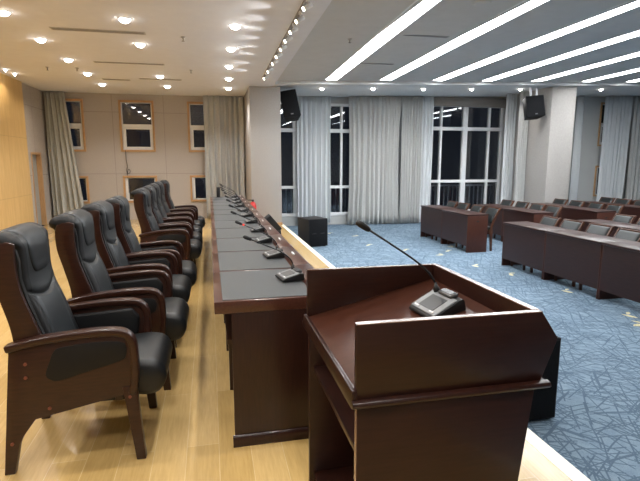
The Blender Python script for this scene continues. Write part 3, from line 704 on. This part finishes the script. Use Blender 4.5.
# ------------------------------------------------------------------ loudspeakers
def floor_sub(x, y, rz, label):
    t = thing('subwoofer', label, 'speaker', (x, y, ZF), rz, 'floor speaker boxes')
    b = MB(); b.box(-.23, .23, -.25, .25, .015, .60); b.build('cabinet', 'speaker', t, bevel=.008)
    b = MB(); b.box(-.215, .215, -.258, -.25, .03, .585); g = b.build('grille', 'grille', t, bevel=.003)
    b = MB(); b.box(-.15, -.05, -.262, -.257, .28, .295); b.box(.05, .15, -.262, -.257, .28, .295); b.build('slot_handle', 'black', g)
    for sx in (-.18, .18):
        for sy in (-.2, .2): b = MB(); b.lathe([(.025,0),(.025,.016)], c=(sx, sy, 0), n=12); b.build('rubber_foot', 'black', t)
floor_sub(2.13, 10.25, math.radians(17), 'black floor speaker box on the carpet below the sheer curtain')
floor_sub(2.07, 3.0, 0, 'black floor speaker box half hidden right behind the lectern')
def pa(x, y, z, rz, tilt, w, h, dp, label, ztop, side):
    t = thing('wall_loudspeaker', label, 'speaker', (x, y, z), 0, 'hung loudspeakers')
    Mx = Matrix.Rotation(rz, 4, 'Z') @ Matrix.Rotation(tilt[0], 4, 'X') @ Matrix.Rotation(tilt[1], 4, 'Y')
    b = MB(); f = [(-w/2,-dp/2),(w/2,-dp/2),(w*.36,dp/2),(-w*.36,dp/2)]
    b.hexa([Mx @ Vector((a, c, -h/2)) for a, c in f], [Mx @ Vector((a, c, h/2)) for a, c in f]); b.build('cabinet', 'speaker', t, bevel=.01)
    b = MB(); b.box(-w/2+.012, w/2-.012, -dp/2-.012, -dp/2, -h/2+.012, h/2-.012, 0, Mx); g = b.build('grille', 'grille', t, bevel=.006)
    b = MB(); b.box(-.03, .03, -dp/2-.015, -dp/2-.011, -h/2+.05, -h/2+.075, 0, Mx); b.build('badge', 'silver', g)
    b = MB(); top = ztop-z
    if side == 'soffit':
        for sx in (-.09, .09): b.box(sx-.02, sx+.02, -.02, .02, h/2-.06, top)
        b.box(-.11, .11, -.03, .03, top-.02, top)
    else:
        b.box(-w/2-.12, -.05, dp/2-.05, dp/2, -.05, .05); b.box(-w/2-.14, -w/2-.10, dp/2-.12, dp/2+.06, -.1, .1)
    b.build('bracket', 'rail' if side == 'soffit' else 'black', t)
pa(1.90, 11.75, 2.80, math.radians(-8), (math.radians(-14), math.radians(-11)), .40, .64, .36, 'black loudspeaker mounted high and tilted beside the stage pillar', 3.2, 'pier')
pa(8.33, 11.7, 2.90, math.radians(-14), (math.radians(-10), math.radians(-5)), .46, .54, .38, 'black loudspeaker hung from the soffit left of the hall pillar', sc_(8.36), 'soffit')
# stage monitor leaning behind the desks
t = thing('stage_monitor', 'black tilted monitor box behind the stage desks near the pillar', 'speaker', (1.06, 8.95, 0), 0)
b = MB(); b.box(-.09, .18, -.17, .17, 0, .27); b.build('stand', 'black', t, bevel=.01)
Mx = Matrix.Translation((.03,0,.41)) @ Matrix.Rotation(math.radians(-40), 4, 'Y')
b = MB(); b.box(-.06, .06, -.16, .16, -.19, .13, 0, Mx); b.build('cabinet', 'speaker', t, bevel=.008)
b = MB(); b.box(-.068, -.06, -.145, .145, -.175, .115, 0, Mx); b.build('grille', 'grille', t)
t = thing('upright_case', 'small black upright case on the far end of the stage desks', 'case', (.16, 10.02, .8042), 0)
b = MB(); b.box(-.035, .035, -.03, .03, .005, .2); b.build('body', 'black', t, bevel=.008)
b = MB(); b.box(-.04, .04, -.04, .04, 0, .006); b.build('foot', 'black', t)
t = thing('fire_extinguisher', 'red extinguisher peeking out behind far stage desks beside the pillar', 'fire extinguisher', (.96, 11.42, 0), 0)
b = MB(); b.lathe([(.075,0),(.08,.01),(.08,.50),(.06,.56),(.025,.59)], n=20); b.build('cylinder', 'red', t)
b = MB(); b.lathe([(.022,.59),(.022,.62)], n=12); b.box(-.10, .03, -.012, .012, .62, .64); b.build('valve', 'black', t)

# wall cable
b = MB(); pts = [(-2.08,13.565,1.80),(-2.08,13.575,1.55),(-2.06,13.58,1.40),(-2.09,13.58,1.28),(-2.05,13.58,1.20),(-2.0,13.575,1.25),(-2.03,13.58,1.32),(-2.07,13.58,1.22),(-2.06,13.58,1.0),(-2.06,13.58,.7)]
b.tube(catmull(pts, 6), .006, 6); tag(b.build('cable', 'black'), 'thin dark cable hanging down the fabric wall under the middle window', 'cable')

# ------------------------------------------------------------------ audience desks and chairs
def make_aud_desk(label):
    t = thing('audience_desk', label, 'desk', (0,0,ZF), 0, 'audience desks')     # front at x=0, people at +x, length 1.1 in y
    h = .5475
    b = MB(); b.box(-.02, .46, -h, h, .728, .76); b.build('desk_top', 'desk_wood', t, bevel=.005)
    b = MB(); b.box(0, .018, -h+.02, h-.02, .13, .728); b.build('front_panel', 'desk_wood', t)
    for s in (-1, 1):
        b = MB(); y = sorted((s*h, s*(h-.025))); b.box(0, .44, *y, 0, .728); sp = b.build('side_panel', 'desk_end', t, bevel=.002)
        if True:
            b = MB(); c = 12; yy = sorted((s*(h+.002), s*(h-.01)))
            b.prism([(.22+.03*math.cos(2*PI*k/c), .62+.018*math.sin(2*PI*k/c)) for k in range(c)], *yy); b.build('cable_hole', 'black', sp)
    b = MB(); b.box(.05, .42, -h+.025, h-.025, .57, .588); b.build('shelf', 'desk_wood', t)
    return t
def make_aud_chair(label):
    t = thing('audience_chair', label, 'chair', (0,0,ZF), 0, 'audience chairs')   # faces -x
    b = MB(); b.box(-.22, .22, -.20, .20, .43, .50); b.build('seat', 'leather_aud', t, bevel=.025, seg=3)
    b = MB(); b.box(-.21, .22, -.19, .19, .385, .43); b.build('seat_frame', 'chair_frame', t, bevel=.004)
    def bx(z): return .20+.24*((z-.45)/.5)**1.35
    rings = []
    for k in range(17):
        u = -1+2*k/16; y = u*.186; ring = []; e = max(0, abs(u)-.8)/.2; th = .024*math.sqrt(max(.03, 1-e*e))
        zz = [.56+.285*q/12 for q in range(13)]
        for z in zz: ring.append((bx(z)-th-.012*math.sin((z-.56)/.285*PI)+.02*u*u*0-.008, y, z))
        for z in zz[::-1]: ring.append((bx(z)+th*.7, y, z))
        rings.append(ring)
    b = MB(); b.loft(rings); b.build('backrest', 'leather_aud', t)
    for s in (-1, 1):
        b = MB(); y = sorted((s*.190, s*.216))
        f = [(bx(z)-.022, z) for z in [.45+.415*q/10 for q in range(11)]]; k = [(bx(z)+.022, z) for z in [.45+.415*q/10 for q in range(11)]]
        b.prism([(.20,0),(.165,.42)]+f+k[::-1]+[(.235,.42),(.24,0)], *y); b.build('leg', 'chair_frame', t, bevel=.004)
        b = MB(); b.prism([(-.215,.0),(-.225,.43),(-.175,.43),(-.18,0)], *sorted((s*.165, s*.20))); b.build('leg', 'chair_frame', t, bevel=.004)
    b = MB(); b.box(bx(.85)-.015, bx(.85)+.015, -.19, .19, .842, .864); b.build('top_rail', 'chair_frame', t, bevel=.004)
    return t
ROWX = [4.92, 6.40, 7.90, 9.45, 10.95]
RN = ['front','second','third','fourth','fifth']
blocks = []
for r in range(5):
    ys = [(8.70+.5475+1.1*k) for k in (0, 1)]
    if r in (3, 4): ys = [8.95+.5475+1.1*k for k in (0, 1)]
    for k, y in enumerate(ys): blocks.append((ROWX[r], y, '%s row of window-side audience block, brown desk at its %s end' % (RN[r], 'near' if k == 0 else 'far')))
for k in range(3): blocks.append((ROWX[0], 7.49-.5475-1.1*k, 'front row of nearer audience block, brown desk %s' % ('at its window end', 'in the middle', 'at right photo edge')[k]))
for k in range(2): blocks.append((ROWX[1], 7.49-.5475-1.1*k, 'second row of nearer audience block, brown desk %s' % ('at its window end', 'next to its window-end neighbour')[k]))
ad = make_aud_desk('x')
for i, (x, y, l) in enumerate(blocks):
    o = ad if i == 0 else copy_tree(ad); o.location = (x, y, ZF); o['label'] = l
ac = make_aud_chair('x')
seats = [(0,'w',[10.62,10.09,9.52,8.98]),(1,'w',[10.65,10.12,9.54,9.03]),(2,'w',[10.66,10.10,9.54,9.0]),(3,'w',[10.88,10.36,9.78,9.24]),(4,'w',[10.85,10.3]),
         (0,'n',[7.22,6.68,6.12,5.56]),(1,'n',[7.22,6.68])]
first = True
for r, blk, ys in seats:
    for k, y in enumerate(ys):
        o = ac if first else copy_tree(ac); first = False
        x = ROWX[r]+.32+random.uniform(-.02,.04)
        if r == 0 and blk == 'w' and k == 3: x += .03
        o.location = (x, y, ZF); o.rotation_euler = (0,0,math.radians(random.uniform(-3,3)))
        o['label'] = 'grey chair behind %s row of the %s audience block, %s from its window end' % (RN[r], 'window-side' if blk == 'w' else 'nearer', ORD[k])

# ------------------------------------------------------------------ world, view
w = bpy.data.worlds.new('night'); SC.world = w; w.use_nodes = True
w.node_tree.nodes['Background'].inputs[0].default_value = (.05,.06,.09,1); w.node_tree.nodes['Background'].inputs[1].default_value = .12
SC.view_settings.view_transform = 'Standard'; SC.view_settings.look = 'None'; SC.view_settings.exposure = 1.05; SC.view_settings.gamma = 1
SC.view_settings.use_curve_mapping = False
SC.cycles.max_bounces = 8; SC.cycles.sample_clamp_indirect = 6
